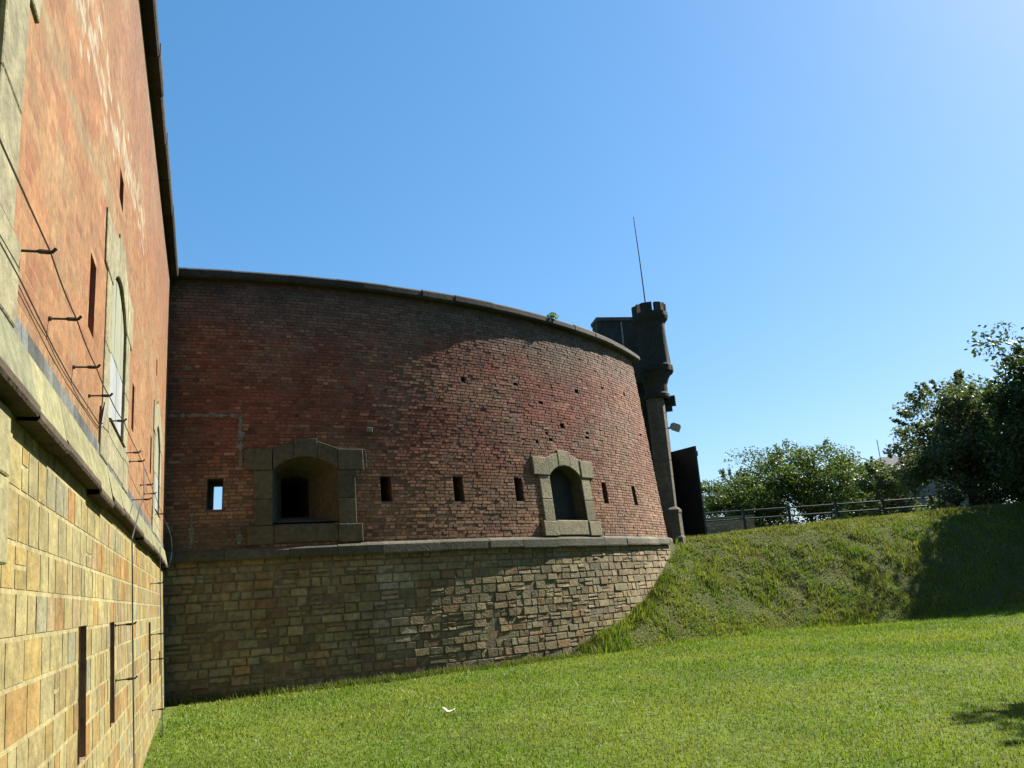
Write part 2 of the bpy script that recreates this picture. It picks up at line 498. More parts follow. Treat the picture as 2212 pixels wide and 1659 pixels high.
# end face, back face and top of the wall body
hb = (h[0] + .06, h[1] - .05, h[2] + .05, h[3] + .02)
sheet(sh, WC, -.5, S_END, -.3, 8.02, -1.2, [hb, (2.19, 2.77, 3.22, 4.08)], cm)
tunnel(sh, lambda s, z, o: WC(s, z, o), (-.5, S_END, -.3, 8.02), 0, -1.2, (.16, .10, .075), close=False)
for i in range(28):                                     # top between the two skins, following the curve
    a, b = lerp(-.5, S_END, i / 28), lerp(-.5, S_END, (i + 1) / 28)
    sh.add([WC(a, 8.02, .0), WC(b, 8.02, 0), WC(b, 8.02, -1.2), WC(a, 8.02, -1.2)], [(0, 1, 2, 3)], (.12, .1, .08))
sh.build('wall_core', M_MORTAR, cw)
bb = MB()
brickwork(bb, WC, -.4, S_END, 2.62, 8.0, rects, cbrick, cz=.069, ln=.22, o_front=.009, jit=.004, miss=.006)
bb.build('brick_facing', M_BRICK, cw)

# coping
cp = MB()
s = -.45
k = 0
while s < 13.98:
    w = random.uniform(.8, 1.15); e = min(s + w, 13.98)
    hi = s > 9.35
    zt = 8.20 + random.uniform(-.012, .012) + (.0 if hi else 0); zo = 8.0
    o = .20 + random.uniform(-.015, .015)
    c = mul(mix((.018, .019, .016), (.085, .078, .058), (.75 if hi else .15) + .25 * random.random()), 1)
    m = 4
    for q in range(m):
        a, b = lerp(s + .001, e - .001, q / m), lerp(s + .001, e - .001, (q + 1) / m)
        prof = [(-.06, zo), (o - .03, zo - .0), (o, zo + .04), (o, zt - .05), (o - .05, zt), (-.9, zt + .05), (-.9, zo)]
        vs = [WC(a, z, oo) for (oo, z) in prof] + [WC(b, z, oo) for (oo, z) in prof]
        n = len(prof)
        fs = [(i, (i + 1) % n, n + (i + 1) % n, n + i) for i in range(n)]
        if q == 0: fs.append(tuple(range(n)))
        if q == m - 1: fs.append(tuple(range(n, 2 * n)))
        cp.add(vs, fs, c)
    s = e
cp.build('coping', M_STONE, cw)

# string course
lg = MB()
s = -.45
while s < 13.5:
    w = random.uniform(.6, 1.2); e = min(s + w, 13.62)
    zt = ledge_top(s) + random.uniform(-.008, .008); zlw = ledge_low(s) + random.uniform(-.02, .012); o = .13 + random.uniform(-.012, .012)
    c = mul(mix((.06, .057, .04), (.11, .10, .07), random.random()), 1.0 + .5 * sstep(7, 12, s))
    for q in range(3):
        a, b = lerp(s + .003, e - .003, q / 3), lerp(s + .003, e - .003, (q + 1) / 3)
        prof = [(-.05, zlw), (o - .01, zlw), (o, zlw + .03), (o, zt - .07), (o - .03, zt - .04), (-.05, zt + .02)]
        n = len(prof)
        vs = [WC(a, z, oo) for (oo, z) in prof] + [WC(b, z, oo) for (oo, z) in prof]
        fs = [(i, (i + 1) % n, n + (i + 1) % n, n + i) for i in range(n)]
        if q == 0: fs.append(tuple(range(n)))
        if q == 2: fs.append(tuple(range(n, 2 * n)))
        lg.add(vs, fs, c)
    s = e
lg.build('stone_ledge', M_STONE, cw)

# stone base
def cstone(s, z):
    n = fbm(s * .6, z * .8, 21)
    pal = [(.20, .175, .115), (.26, .225, .145), (.16, .15, .115), (.30, .26, .19), (.28, .17, .09), (.20, .125, .085), (.21, .21, .165), (.24, .20, .13)]
    c = mix(random.choice(pal), (.23, .19, .12), random.uniform(.25, .7))
    c = mix(c, (.15, .145, .10), sstep(.1, -.3, n) * .5)
    c = mix(c, (.33, .27, .19), sstep(9, 12, s) * .55)  # stone lifted towards the gate, sunlight put into its colour
    if 3.85 < s < 4.45 and .5 < z < 2.2 and random.random() < .7: c = mix(c, (.30, .29, .25), .7)   # lime run
    if z < .5: c = mix(c, (.09, .085, .06), .5 * sstep(.5, .1, z))
    c = mul(c, .92 * random.uniform(.8, 1.18))
    return (c[0] * 1.04, c[1] * .97, c[2] * .76)
sb = MB()
sheet(sb, WC, -.5, S_END, -.4, 2.46, .02, [], lambda s, z: mul((.14, .115, .066), 1 + .3 * fbm(s, z, 7)))
stonework(sb, WC, -.4, S_END, -.25, 2.46, [], cstone, .10, .20, .13, .40, of=.034, jit=.007, mort=.012, ch=.011, cj=.010)
sb.build('stone_base', M_STONE, cw)

# pale mortar lines left by old lean-tos
def trace(pts, w, dens=1.0):
    mt = MB()
    for (p, q) in zip(pts[:-1], pts[1:]):
        n = max(2, int(math.hypot(q[0] - p[0], q[1] - p[1]) / .06))
        for i in range(n):
            if random.random() > dens: continue
            s_ = lerp(p[0], q[0], (i + .5) / n); z_ = lerp(p[1], q[1], (i + .5) / n)
            L_ = .034; ww = w * random.uniform(.4, 1.3)
            ds, dz = (L_, ww) if abs(q[0] - p[0]) > abs(q[1] - p[1]) else (ww, L_)
            s_ += random.uniform(-.008, .008); z_ += random.uniform(-.008, .008)
            poly = [(s_ - ds * random.uniform(.8, 1.2), z_ - dz), (s_ + ds, z_ - dz * random.uniform(.5, 1)), (s_ + ds * random.uniform(.7, 1.1), z_ + dz), (s_ - ds, z_ + dz * random.uniform(.6, 1.1))]
            slab(mt, WC, poly, 0, .019 + random.uniform(0, .004), .004, mul((.16, .16, .13), random.uniform(.7, 1.3)))
    mt.build('mortar_trace', M_MORTAR, cw)
trace([(.05, 5.15), (1.40, 5.15)], .035, 1); trace([(1.40, 5.15), (1.42, 4.15)], .035, 1)
trace([(.62, 3.3), (.63, 2.66)], .04, 1); trace([(1.42, 2.95), (1.42, 2.7)], .05, 1)
trace([(3.42, 4.50), (3.74, 4.50)], .012, 1); trace([(3.74, 4.50), (3.75, 4.12)], .010, 1)
for (s_, z_) in ((.42, 6.1), (3.85, 4.92), (.9, 5.17), (1.40, 4.55), (1.42, 4.78)):
    mt = MB()
    slab(mt, WC, [(s_ - .07, z_ - .04), (s_ + .06, z_ - .05), (s_ + .07, z_ + .04), (s_ - .05, z_ + .05)], 0, .02, .006, (.18, .175, .15))
    mt.build('mortar_patch', M_MORTAR, cw)

# ================================================================== LEFT WALL
lw = empty('straight_wall', WL(8, .1, .1), 'tall sunlit orange brick fort wall on a yellow ashlar base, running along the left edge', 'fort wall')
LSTONE = ((.195, .178, .102), (.24, .22, .13))
LS0, LS1 = .05, 19.0
ZT = 7.95
loops_l = [(9.12, 9.42, 4.98, 5.28), (10.60, 10.87, 3.36, 3.86), (7.46, 7.70, 3.38, 3.86), (4.6, 4.85, 3.40, 3.90), (3.72, 3.95, 4.98, 5.26)]
loops_b = [(10.68, 10.93, .84, 1.56), (9.10, 9.34, .83, 1.56), (4.70, 4.94, .76, 1.50), (2.42, 2.58, .70, 1.05)]
WL_C = [13.86, 9.12, 3.25]
hl = []
labs = ['huge grey green stone window nearest the camera, cut by the picture edge', 'sunlit arched stone window with pale grey boarding', 'narrow looking arched stone window nearest the inner corner']
for c, lb in zip(WL_C, labs):
    hl.append(arched_window(WL, lw, c, 'panel', LSTONE, label=lb, proud=.012, ex=.15))
def lbrick(s, z):
    n = fbm(s * .35, z * .8, 33); n2 = fbm(s * 1.1, z * 2.3, 41)
    c = mix((.53, .235, .105), (.57, .30, .155), sstep(-.3, .4, n + .4 * (random.random() - .5)))
    c = mix(c, (.42, .145, .075), (random.random() < .14) * .7)
    c = mix(c, (.48, .40, .24), sstep(.0, .5, n2) * .55)
    up_ = sstep(5.6, 6.6, z + .3 * n2)
    c = mix(c, (.42, .185, .13), up_ * .65)                               # darker, pinker upper zone
    c = mix(c, (.33, .22, .18), sstep(6.9, 7.8, z + .3 * n) * .5)
    # lime run along the courses
    zc = lerp(5.15, 5.85, sstep(11.5, 7.3, s))
    e = abs(z - zc - .16 * fbm(s * .9, 1, 4)) / (.30 + .22 * sstep(9.5, 13, s))
    if s > 6.8 and e < 1 and random.random() < .75 * (1 - e): c = mix(c, (.75, .68, .58), random.uniform(.5, 1))
    zg = lerp(4.3, 4.75, sstep(12.4, 9.0, s))
    e = abs(z - zg - .1 * fbm(s * .7, 3, 7)) / .13
    if e < 1 and random.random() < .7: c = mix(c, (.40, .40, .26), .7 * (1 - e))
    if z < 3.0: c = mix(c, (.45, .34, .22), sstep(3.0, 2.7, z + .15 * n2) * .4)
    c = mix(c, (.50, .26, .125), .15)
    c = mix(c, (.50, .42, .24), sstep(.05, .45, fbm(s * .8, z * 1.2, 77)) * .4)
    c = mul(c, .43 * random.uniform(.86, 1.12))
    return (c[0], c[1] * 1.0, c[2] * .84)
sh = MB()
lcm = lambda s, z: mul((.25, .155, .08), 1 + .25 * fbm(s, z, 2))
rl = loops_l + hl
sheet(sh, WL, LS0, LS1, 2.5, ZT + .1, 0, rl, lcm)
for h in loops_l: tunnel(sh, WL, h, 0, -.6, (.30, .12, .075), closecol=(.02, .018, .016))
for h in hl: tunnel(sh, WL, h, 0, -.05, (.3, .28, .2), close=False)
def WLb(s, z, o): return (LP[0] + LD[0] * s + LN[0] * o, LP[1] + LD[1] * s + LN[1] * o, z)
sh.add([WL(LS0, 2.5, 0), WL(LS0, ZT, 0), WLb(LS0, ZT, -.55), WLb(LS0, 2.5, -.55)], [(0, 1, 2, 3)], (.4, .25, .15))
sh.add([WLb(LS0, -.3, -1.4), WLb(LS1, -.3, -1.4), WLb(LS1, ZT, -1.4), WLb(LS0, ZT, -1.4)], [(0, 1, 2, 3)], (.3, .2, .15))
sh.add([WLb(LS1, -.3, -1.4), WLb(LS1, ZT, -1.4), WL(LS1, ZT, 0), WL(LS1, -.3, 0)], [(0, 1, 2, 3)], (.3, .2, .15))
sh.add([WL(LS0, ZT + .1, 0), WL(LS1, ZT + .1, 0), WLb(LS1, ZT + .1, -1.4), WLb(LS0, ZT + .1, -1.4)], [(0, 1, 2, 3)], (.3, .2, .15))
sh.build('wall_core', M_MORTAR, lw)
bb = MB()
brickwork(bb, WL, LS0, 17.2, 2.74, ZT, rl, lbrick, cz=.0768, o_front=.0004, jit=.00008, miss=.0006, mort=.006, ch=.0003)
bb.build('brick_facing', M_BRICK, lw)

# coping, dark on every face
cp = MB()
s = LS0 - .05
while s < LS1:
    w = random.uniform(.8, 1.2); e = min(s + w, LS1)
    o = .15 + random.uniform(-.012, .012); zo = ZT + random.uniform(-.015, .015)
    c = mul(mix((.018, .017, .012), (.04, .037, .025), random.random()), 1)
    prof = [(-.06, zo), (o - .02, zo), (o, zo + .03), (o, zo + .20), (o - .05, zo + .25), (-1.0, zo + .30), (-1.0, zo)]
    n = len(prof); a, b = s + .004, e - .004
    vs = [WL(a, z, oo) for (oo, z) in prof] + [WL(b, z, oo) for (oo, z) in prof]
    fs = [(i, (i + 1) % n, n + (i + 1) % n, n + i) for i in range(n)] + [tuple(range(n)), tuple(range(n, 2 * n))]
    cp.add(vs, fs, c); s = e
cp.build('coping', M_STONE, lw)

# ledge: dark fillet, pale weathered slope, grey dirt line on top
lg = MB()
s = LS0
while s < LS1:
    w = random.uniform(.7, 1.3); e = min(s + w, LS1)
    o = .105 + random.uniform(-.002, .002); zl0 = 2.36 + random.choice((0, 0, .0, .015, -.02)) + random.uniform(-.01, .01)
    pale = mul(mix((.20, .19, .095), (.155, .158, .09), random.random()), random.uniform(.9, 1.08))
    m = 6
    for q in range(m):
        a, b = lerp(s + (.002 if q == 0 else 0), e - (.002 if q == m - 1 else 0), q / m), lerp(s, e - (.002 if q == m - 1 else 0), (q + 1) / m)
        j = lambda x: .012 * fbm(x * 5, 3, 3)
        ring = lambda x: [(-.05, zl0), (o - .008, zl0), (o, zl0 + .012), (o - .002, zl0 + .040 + .5 * j(x)), (o - .012, zl0 + .055 + j(x)), (.045, 2.63 + j(x)), (.02, 2.66 + 1.5 * j(x)), (.014, 2.75 + j(x)), (-.05, 2.77)]
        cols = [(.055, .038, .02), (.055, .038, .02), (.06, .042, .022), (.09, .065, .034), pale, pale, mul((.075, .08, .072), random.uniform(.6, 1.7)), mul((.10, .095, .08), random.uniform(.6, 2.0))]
        ra, rb_ = ring(a), ring(b)
        for i in range(len(ra) - 1):
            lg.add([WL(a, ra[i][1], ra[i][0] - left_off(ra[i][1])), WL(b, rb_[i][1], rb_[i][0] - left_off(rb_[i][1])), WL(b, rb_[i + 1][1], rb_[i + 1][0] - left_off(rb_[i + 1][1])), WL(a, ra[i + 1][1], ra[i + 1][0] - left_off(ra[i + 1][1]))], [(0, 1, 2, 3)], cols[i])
    s = e
lg.build('stone_ledge', M_STONE, lw)

def lstone(s, z):
    pal = [(.50, .42, .20), (.50, .43, .22), (.46, .40, .22), (.52, .44, .22), (.50, .30, .10), (.48, .25, .085), (.44, .33, .15), (.36, .35, .26), (.46, .36, .17), (.46, .33, .20), (.48, .40, .20), (.50, .36, .13)]
    if s > 12.86 and z > 1.8: return mul((.30, .27, .14), random.uniform(.95, 1.05))
    c = mul(mix(random.choice(pal), (.47, .40, .20), random.uniform(.0, .35)), .47 * random.uniform(.88, 1.1))
    return (c[0], c[1], c[2] * .82)
sb = MB()
sheet(sb, WL, LS0, LS1, -.4, 2.5, 0, loops_b, lambda s, z: mul((.27, .23, .105), 1 + .15 * fbm(s * 3, z * 3, 7)))
for h in loops_b: tunnel(sb, WL, h, .01, -.6, (.26, .16, .10), closecol=(.02, .018, .016))
stonework(sb, WL, LS0, 17.2, -.25, 2.40, loops_b, lstone,.15, .205, .13, .38, of=.0026, jit=.0004, mort=.018, ch=.0015, cj=.0006, split=.03)
for (a_, b_, c_, d_) in ((12.86, 13.2, 1.80, 2.10), (13.21, 13.6, 1.80, 2.10), (13.61, 15.2, 1.80, 2.10), (12.86, 13.4, 2.108, 2.352), (13.41, 14.1, 2.108, 2.352), (14.11, 15.2, 2.108, 2.352)):
    slab(sb, WL, [(a_, c_), (b_, c_), (b_, d_), (a_, d_)], 0, .026, .006, mul((.235, .215, .105), random.uniform(.88, 1.08)))
sb.build('stone_base', M_STONE, lw)

# ================================================================== cables with iron brackets on the left wall
def cable_bracket(parent, s, z, ln=.16, W=WL):
    mb = MB()
    base = -.01
    mb.tube([W(s, z, base), W(s, z + .004, ln)], .0055, 6)
    mb.tube([W(s, z + .003, ln * .55), W(s, z + .003, ln * .62), W(s, z + .003, ln * .86), W(s, z + .004, ln * .95)], [.006, .010, .010, .006], 8)
    mb.tube([W(s, z + .004, ln * .95), W(s, z + .02, ln * 1.05)], .007, 6)
    mb.tube([W(s, z, base), W(s, z, .012)], .012, 8)
    return mb.build('bracket', M_IRON, parent)
def cable(parent, pts, rad=.0055, name='cable', mat=None, sag=.0):
    mb = MB(); P = []
    for (p, q) in zip(pts[:-1], pts[1:]):
        for i in range(6):
            t = i / 6
            P.append(WL(lerp(p[0], q[0], t), lerp(p[1], q[1], t) - sag * 4 * t * (1 - t), lerp(p[2], q[2], t)))
    P.append(WL(*pts[-1]))
    mb.tube(P, rad, 5)
    return mb.build(name, mat or M_WIRE, parent)
LN_ = .13
up_pts = [(s_, z_) for (s_, z_) in ((15.4, 3.0), (12.82, 3.0), (12.11, 2.97), (11.36, 2.95), (10.71, 2.95), (9.75, 3.0), (8.33, 3.02), (7.81, 3.03), (6.43, 3.0), (5.76, 2.99), (3.9, 2.95), (1.5, 2.93))]
t = empty('wall_cable', WL(9, 2.98, .1), 'thin dark cable strung on iron brackets along the orange brick just above the stone ledge', 'cable')
for (s_, z_) in up_pts[1:-1]: cable_bracket(t, s_, z_, LN_)
cable(t, [(s_, z_ + .004, LN_ * .9) for (s_, z_) in up_pts], .0034, sag=.015)
t = empty('wall_cable', WL(11, 2.86, .03), 'lower bare wire lying close to the bricks, without brackets, above the ledge', 'cable')
cable(t, [(14.5, 2.9, .02), (12.8, 2.88, .02), (12.06, 2.84, .02), (11.5, 2.83, .02), (10.2, 2.86, .02)], .0032)
cable(t, [(10.2, 2.86, .02), (10.12, 3.05, .03)], .008, name='cable_end')
t = empty('wall_cable', WL(8.95, 0, .05), 'dark cable running straight down the yellow stone base on two brackets', 'cable')
cable(t, [(7.6, 3.02, .12), (7.7, 2.72, .13), (8.75, 2.46, .17), (9.0, 2.2, .13), (9.02, 1.53, .13), (9.0, 1.12, .13), (8.95, -.05, .13)], .0055)
cable_bracket(t, 9.0, 1.53, .15); cable_bracket(t, 8.97, 1.12, .15); cable_bracket(t, 7.5, 2.70, .18)
t = empty('wall_cable', WL(4.5, 0, .05), 'dark cable running down the stone base beside the inner corner on four brackets', 'cable')
cable(t, [(4.6, 2.45, .13), (4.5, 2.0, .12), (4.5, -.05, .12)], .0055)
for z_ in (1.98, 1.34, 1.03, .42): cable_bracket(t, 4.5, z_, .15)
# loose pale cable at the inner corner
mb = MB()
def cor(px, py, d):
    v = (rt * ((px - 1106) / 1700) - up * ((py - 829.5) / 1700) + fwd).normalized()
    return Vector((0, 0, 1.6)) + v * (d / v.y)
mb.tube([cor(x, y, 13.95) for (x, y) in ((360, 1128), (365, 1143), (370, 1162), (372, 1180), (371, 1196), (368, 1212), (364, 1224))], .006, 5)
o = mb.build('loose_cable', M_WHITEWIRE)
tag(o, 'pale loose cable hanging in a loop at the inner corner above the ledges', 'cable')

# ================================================================== GATEHOUSE
gh = empty('gatehouse', (4.6, 24, 2.6), 'dark stone gate pier with a crenellated round turret at the end of the curved wall', 'gatehouse')
GS = (.026, .026, .021)
gs = lambda k=1.0: mul(mix(GS, (.075, .066, .048), random.random() * .6), k)
mb = MB()
cx_, cy_ = 4.40, 23.85
z = 3.62
while z < 7.0:
    hgt = random.uniform(.42, .55); e = min(z + hgt, 7.02); c = gs(1.7)
    mb.lathe(cx_, cy_, [(.262, z), (.275, z + .01), (.275, e - .01), (.262, e)], 8, (.115, .098, .066), a0=R(-5.5), a1=R(354.5), wob=.0)
    z = e
mb.build('pier_shaft', M_STONE, gh)
mb = MB()
mb.lathe(cx_, cy_, [(.43, 2.35), (.43, 2.72), (.39, 2.78), (.38, 3.42), (.40, 3.46), (.40, 3.54), (.33, 3.60), (.27, 3.64)], 8, (.10, .085, .058), a0=R(-5.5), a1=R(354.5), wob=.01)
mb.build('plinth', M_STONE, gh, False)
tx, ty = 4.55, 23.95
mb = MB()
mb.lathe(lerp(cx_, tx, .5), lerp(cy_, ty, .5), [(.33, 6.95), (.40, 7.0), (.40, 7.1), (.35, 7.16), (.36, 7.4), (.44, 7.62), (.5, 7.74), (.52, 7.78)], 32, gs(1.2), wob=.01)
mb.build('corbel', M_STONE, gh)
mb = MB()
mb.lathe(tx, ty, [(.40, 7.7), (.515, 7.80), (.53, 7.84), (.53, 8.0), (.50, 8.04), (.485, 8.1), (.455, 8.8), (.435, 9.38), (.46, 9.45), (.53, 9.54), (.555, 9.62), (.555, 9.75), (.40, 9.75), (.40, 9.3), (0, 9.3)], 40, gs(1.0), wob=.06)
mb.build('turret_drum', M_STONE, gh)
for k in range(7):
    mb = MB()
    a0 = 2 * math.pi * (k + .12) / 7 + .3; a1 = a0 + 2 * math.pi * .80 / 7
    vs = []; n = 6
    for r_, z_ in ((.55, 9.72), (.55, 10.03), (.41, 10.05), (.41, 9.72)):
        for i in range(n + 1):
            an = lerp(a0, a1, i / n); rr = r_ + .05 * fbm(an * 3, z_, 5 + k)
            vs.append((tx + rr * math.cos(an), ty + rr * math.sin(an), z_ + .05 * fbm(an * 4, 2, k)))
    m = n + 1
    fs = [(r_ * m + i, r_ * m + i + 1, ((r_ + 1) % 4) * m + i + 1, ((r_ + 1) % 4) * m + i) for r_ in range(4) for i in range(n)]
    fs += [(0, m, 2 * m, 3 * m), (n, m + n, 2 * m + n, 3 * m + n)]
    mb.add(vs, fs, gs(1.0)); mb.build('merlon', M_STONE, gh)
# gate front wall running back from the pier
def oriented(p, q):
    p = Vector(p); q = Vector(q); d = (q - p); d.z = 0; L_ = d.length; d.normalize(); n_ = Vector((-d.y, d.x, 0))
    return Matrix(((d.x, n_.x, 0, p.x), (d.y, n_.y, 0, p.y), (0, 0, 1, 0), (0, 0, 0, 1))), L_
M, L_ = oriented((4.55, 24.1, 0), (5.27, 26.7, 0))
mb = MB()
z = 2.2
while z < 7.6:
    hgt = .42; x = -random.random() * .4
    while x < L_:
        w = random.uniform(.5, .9); a, b = max(x, 0), min(x + w, L_)
        if b - a > .05: mb.box((a + .003, .0, z + .003), (b - .003, .9, min(z + hgt, 7.6) - .003), gs(1.1), M)
        x += w
    z += hgt
mb.build('front_wall', M_STONE, gh)
mb = MB()
mb.box((-.05, -.08, 7.6), (L_ + .05, .95, 7.78), gs(1.3), M)
mb.build('cornice', M_STONE, gh)
mb = MB()
mb.box((L_ - .35, -.36, 7.30), (L_ - .05, -.001, 7.62), gs(1.0), M); mb.box((L_ - .33, -.22, 7.12), (L_ - .07, -.001, 7.298), gs(1.0), M)
mb.build('bracket_stone', M_STONE, gh)
# parapet block on the rampart beside the turret
pb = empty('parapet_block', (3.7, 24.7, 8.2), 'weathered grey stone parapet block behind the coping beside the round turret', 'parapet')
Mp, Lp = oriented((2.95, 24.75, 0), (4.3, 25.0, 0))
mb = MB()
for (a, b, z0, z1) in ((0, .82, 8.0, 9.0), (.83, 1.4, 8.0, 9.0), (0, .82, 9.005, 9.96), (.83, 1.4, 9.005, 9.96)):
    mb.box((a, random.uniform(-.01, .01), z0), (b, .6, z1), mul((.055, .058, .052), random.uniform(.85, 1.2)), Mp)
mb.build('block_stone', M_STONE, pb)
mb = MB(); mb.box((-.03, -.05, 9.965), (1.42, .65, 10.08), (.10, .10, .09), Mp); mb.build('cap_stone', M_STONE, pb)
mb = MB(); mb.box((.80, -.016, 8.5), (.85, -.002, 9.93), (.33, .31, .29), Mp); mb.build('mortar_joint', M_MORTAR, pb)

# flag pole
mb = MB()
mb.tube([(4.56, 24.3, 9.3), (4.53, 24.3, 10.3), (4.51, 24.3, 11.8), (4.47, 24.3, 13.4)], [.024, .022, .018, .012], 8)
fp = mb.build('flag_pole', M_IRON)
tag(fp, 'thin bare leaning pole rising from behind the turret into the sky', 'pole')

# flood light on the gate wall
fl = empty('flood_light', (5.35, 26.2, 6.45), 'pale flood light mounted on the gate wall below the stone bracket', 'light')
M_LAMP = flat_mat('lamp_housing', (.42, .43, .40), .5, .1, .2)
mb = MB(); mb.tube([tuple(M @ Vector((L_ - .6, .05, 6.46))), tuple(M @ Vector((L_ - .6, -.14, 6.46)))], .03, 8); mb.build('arm', M_IRON, fl)
Mf = M @ Matrix.Translation((L_ - .6, -.28, 6.46)) @ Matrix.Rotation(R(25), 4, 'X')
mb = MB(); mb.box((-.18, -.14, -.11), (.18, .12, .11), (.5, .5, .5), Mf); mb.box((-.15, .121, -.07), (.15, .17, .07), (.5, .5, .5), Mf); mb.build('housing', M_LAMP, fl)
mb = MB(); mb.box((-.15, -.15, -.085), (.15, -.142, .085), (.5, .5, .5), Mf); mb.build('lamp_glass', M_BLACK, fl)

# gate leaf swung open
gl = empty('gate_leaf', (5.45, 25.6, 2.6), 'tall black gate leaf swung open beside the stone pier', 'gate')
Mg, Lg = oriented((5.02, 26.1, 0), (5.72, 25.0, 0))
mb = MB()
x = 0
while x < Lg - .01:
    w = Lg / 7
    mb.box((x + .004, -.03, 2.62), (x + w - .004, .03, 5.62), (.02, .02, .02), Mg); x += w
mb.build('board_panel', M_BLACK, gl)
mb = MB()
for z0 in (2.9, 4.1, 5.3):
    mb = MB(); mb.box((0, .031, z0), (Lg, .07, z0 + .16), (.02, .02, .02), Mg); mb.build('rail', M_BLACK, gl)
    mb = MB(); mb.box((.0, -.045, z0 + .05), (.75, -.031, z0 + .11), (.02, .02, .02), Mg); mb.build('strap_hinge', M_IRON, gl)

# ================================================================== GROUND
def pl(x, xs, ys): return float(np.interp(x, xs, ys))
def yt(x): return pl(x, (-10, 1.3, 3, 6.5, 13, 30), (17.2, 17.9, 19.0, 20.9, 21.7, 23))
def yc(x): return pl(x, (-10, 1.3, 4, 4.8, 8.2, 11.6, 15.7, 40), (21, 21.6, 23.2, 24.0, 25, 26, 27, 31))
def zc(x): return pl(x, (-10, 3, 4.8, 8.2, 11.6, 15.7, 40), (2.6, 2.58, 2.66, 2.87, 3.02, 3.2, 3.6))
def gz(x, y, detail=True):
    low = .12 * sstep(6, 14, y) + .05 * fbm(x * .25, y * .25, 1) * sstep(3, 9, y)
    low += .25 * sstep(8, 16, x) * sstep(8, 20, y)
    f = (y - yt(x)) / (yc(x) - yt(x))
    if f <= 0: z = low
    elif f < 1:
        g = f ** .85
        g = lerp(g, sstep(0, 1, f), .35)
        z = lerp(low, zc(x), g)
        if detail: z += (.16 * fbm(x * 1.5, y * 1.5, 3) + .09 * fbm(x * 4, y * 4, 6)) * math.sin(math.pi * min(1, f * 1.05)) 
    else:
        z = zc(x) + .012 * (y - yc(x))
    return z
xs = np.unique(np.concatenate([np.linspace(-400, -30, 14), np.linspace(-30, -8, 24), np.linspace(-8, 24, 214), np.linspace(24, 60, 50), np.linspace(60, 500, 16)]))
ys = np.unique(np.concatenate([np.linspace(-300, -10, 12), np.linspace(-10, 5, 30), np.linspace(5, 30, 168), np.linspace(30, 70, 40), np.linspace(70, 900, 24)]))
gv = [(x, y, gz(x, y)) for y in ys for x in xs]
nx = len(xs)
gf = [(j * nx + i, j * nx + i + 1, (j + 1) * nx + i + 1, (j + 1) * nx + i) for j in range(len(ys) - 1) for i in range(nx - 1)]
gm = bpy.data.meshes.new('ground'); gm.from_pydata(gv, [], gf); gm.polygons.foreach_set('use_smooth', [True] * len(gm.polygons))
ground = bpy.data.objects.new('ground', gm); COL.objects.link(ground); ground['kind'] = 'structure'
def soil_mat():
    m, N, L, P = nodes('turf')
    tc = N.new('ShaderNodeTexCoord')
    def no(sc, d=6):
        n = N.new('ShaderNodeTexNoise'); n.inputs['Scale'].default_value = sc; n.inputs['Detail'].default_value = d
        L.new(tc.outputs['Object'], n.inputs['Vector']); return n
    a, b = no(.6), no(9)
    r1 = N.new('ShaderNodeValToRGB'); e = r1.color_ramp.elements
    e[0].position = .32; e[0].color = (.060, .080, .013, 1); e[1].position = .68; e[1].color = (.085, .125, .019, 1)
    L.new(a.outputs['Fac'], r1.inputs[0])
    r2 = N.new('ShaderNodeValToRGB'); e = r2.color_ramp.elements
    e[0].position = .3; e[0].color = (.45, .45, .45, 1); e[1].position = .7; e[1].color = (1.25, 1.25, 1.2, 1)
    L.new(b.outputs['Fac'], r2.inputs[0])
    mx = N.new('ShaderNodeMix'); mx.data_type = 'RGBA'; mx.blend_type = 'MULTIPLY'; mx.inputs[0].default_value = 1
    L.new(r1.outputs[0], mx.inputs[6]); L.new(r2.outputs[0], mx.inputs[7]); L.new(mx.outputs[2], P.inputs['Base Color'])
    P.inputs['Roughness'].default_value = .95; P.inputs['Specular IOR Level'].default_value = .1
    # bare brown earth shows through on the steep bank
    ge = N.new('ShaderNodeNewGeometry'); sx = N.new('ShaderNodeSeparateXYZ'); L.new(ge.outputs['Normal'], sx.inputs[0])
    mr = N.new('ShaderNodeMapRange'); mr.inputs['From Min'].default_value = .97; mr.inputs['From Max'].default_value = .86
    L.new(sx.outputs['Z'], mr.inputs['Value'])
    m2 = N.new('ShaderNodeMix'); m2.data_type = 'RGBA'; L.new(mr.outputs[0], m2.inputs[0]); L.new(mx.outputs[2], m2.inputs[6]); m2.inputs[7].default_value = (.055, .060, .018, 1)
    L.new(m2.outputs[2], P.inputs['Base Color'])
    c = no(26, 8); bp = N.new('ShaderNodeBump'); bp.inputs['Strength'].default_value = .8; bp.inputs['Distance'].default_value = .05
    L.new(c.outputs['Fac'], bp.inputs['Height']); L.new(bp.outputs[0], P.inputs['Normal'])
    return m
gm.materials.append(soil_mat())

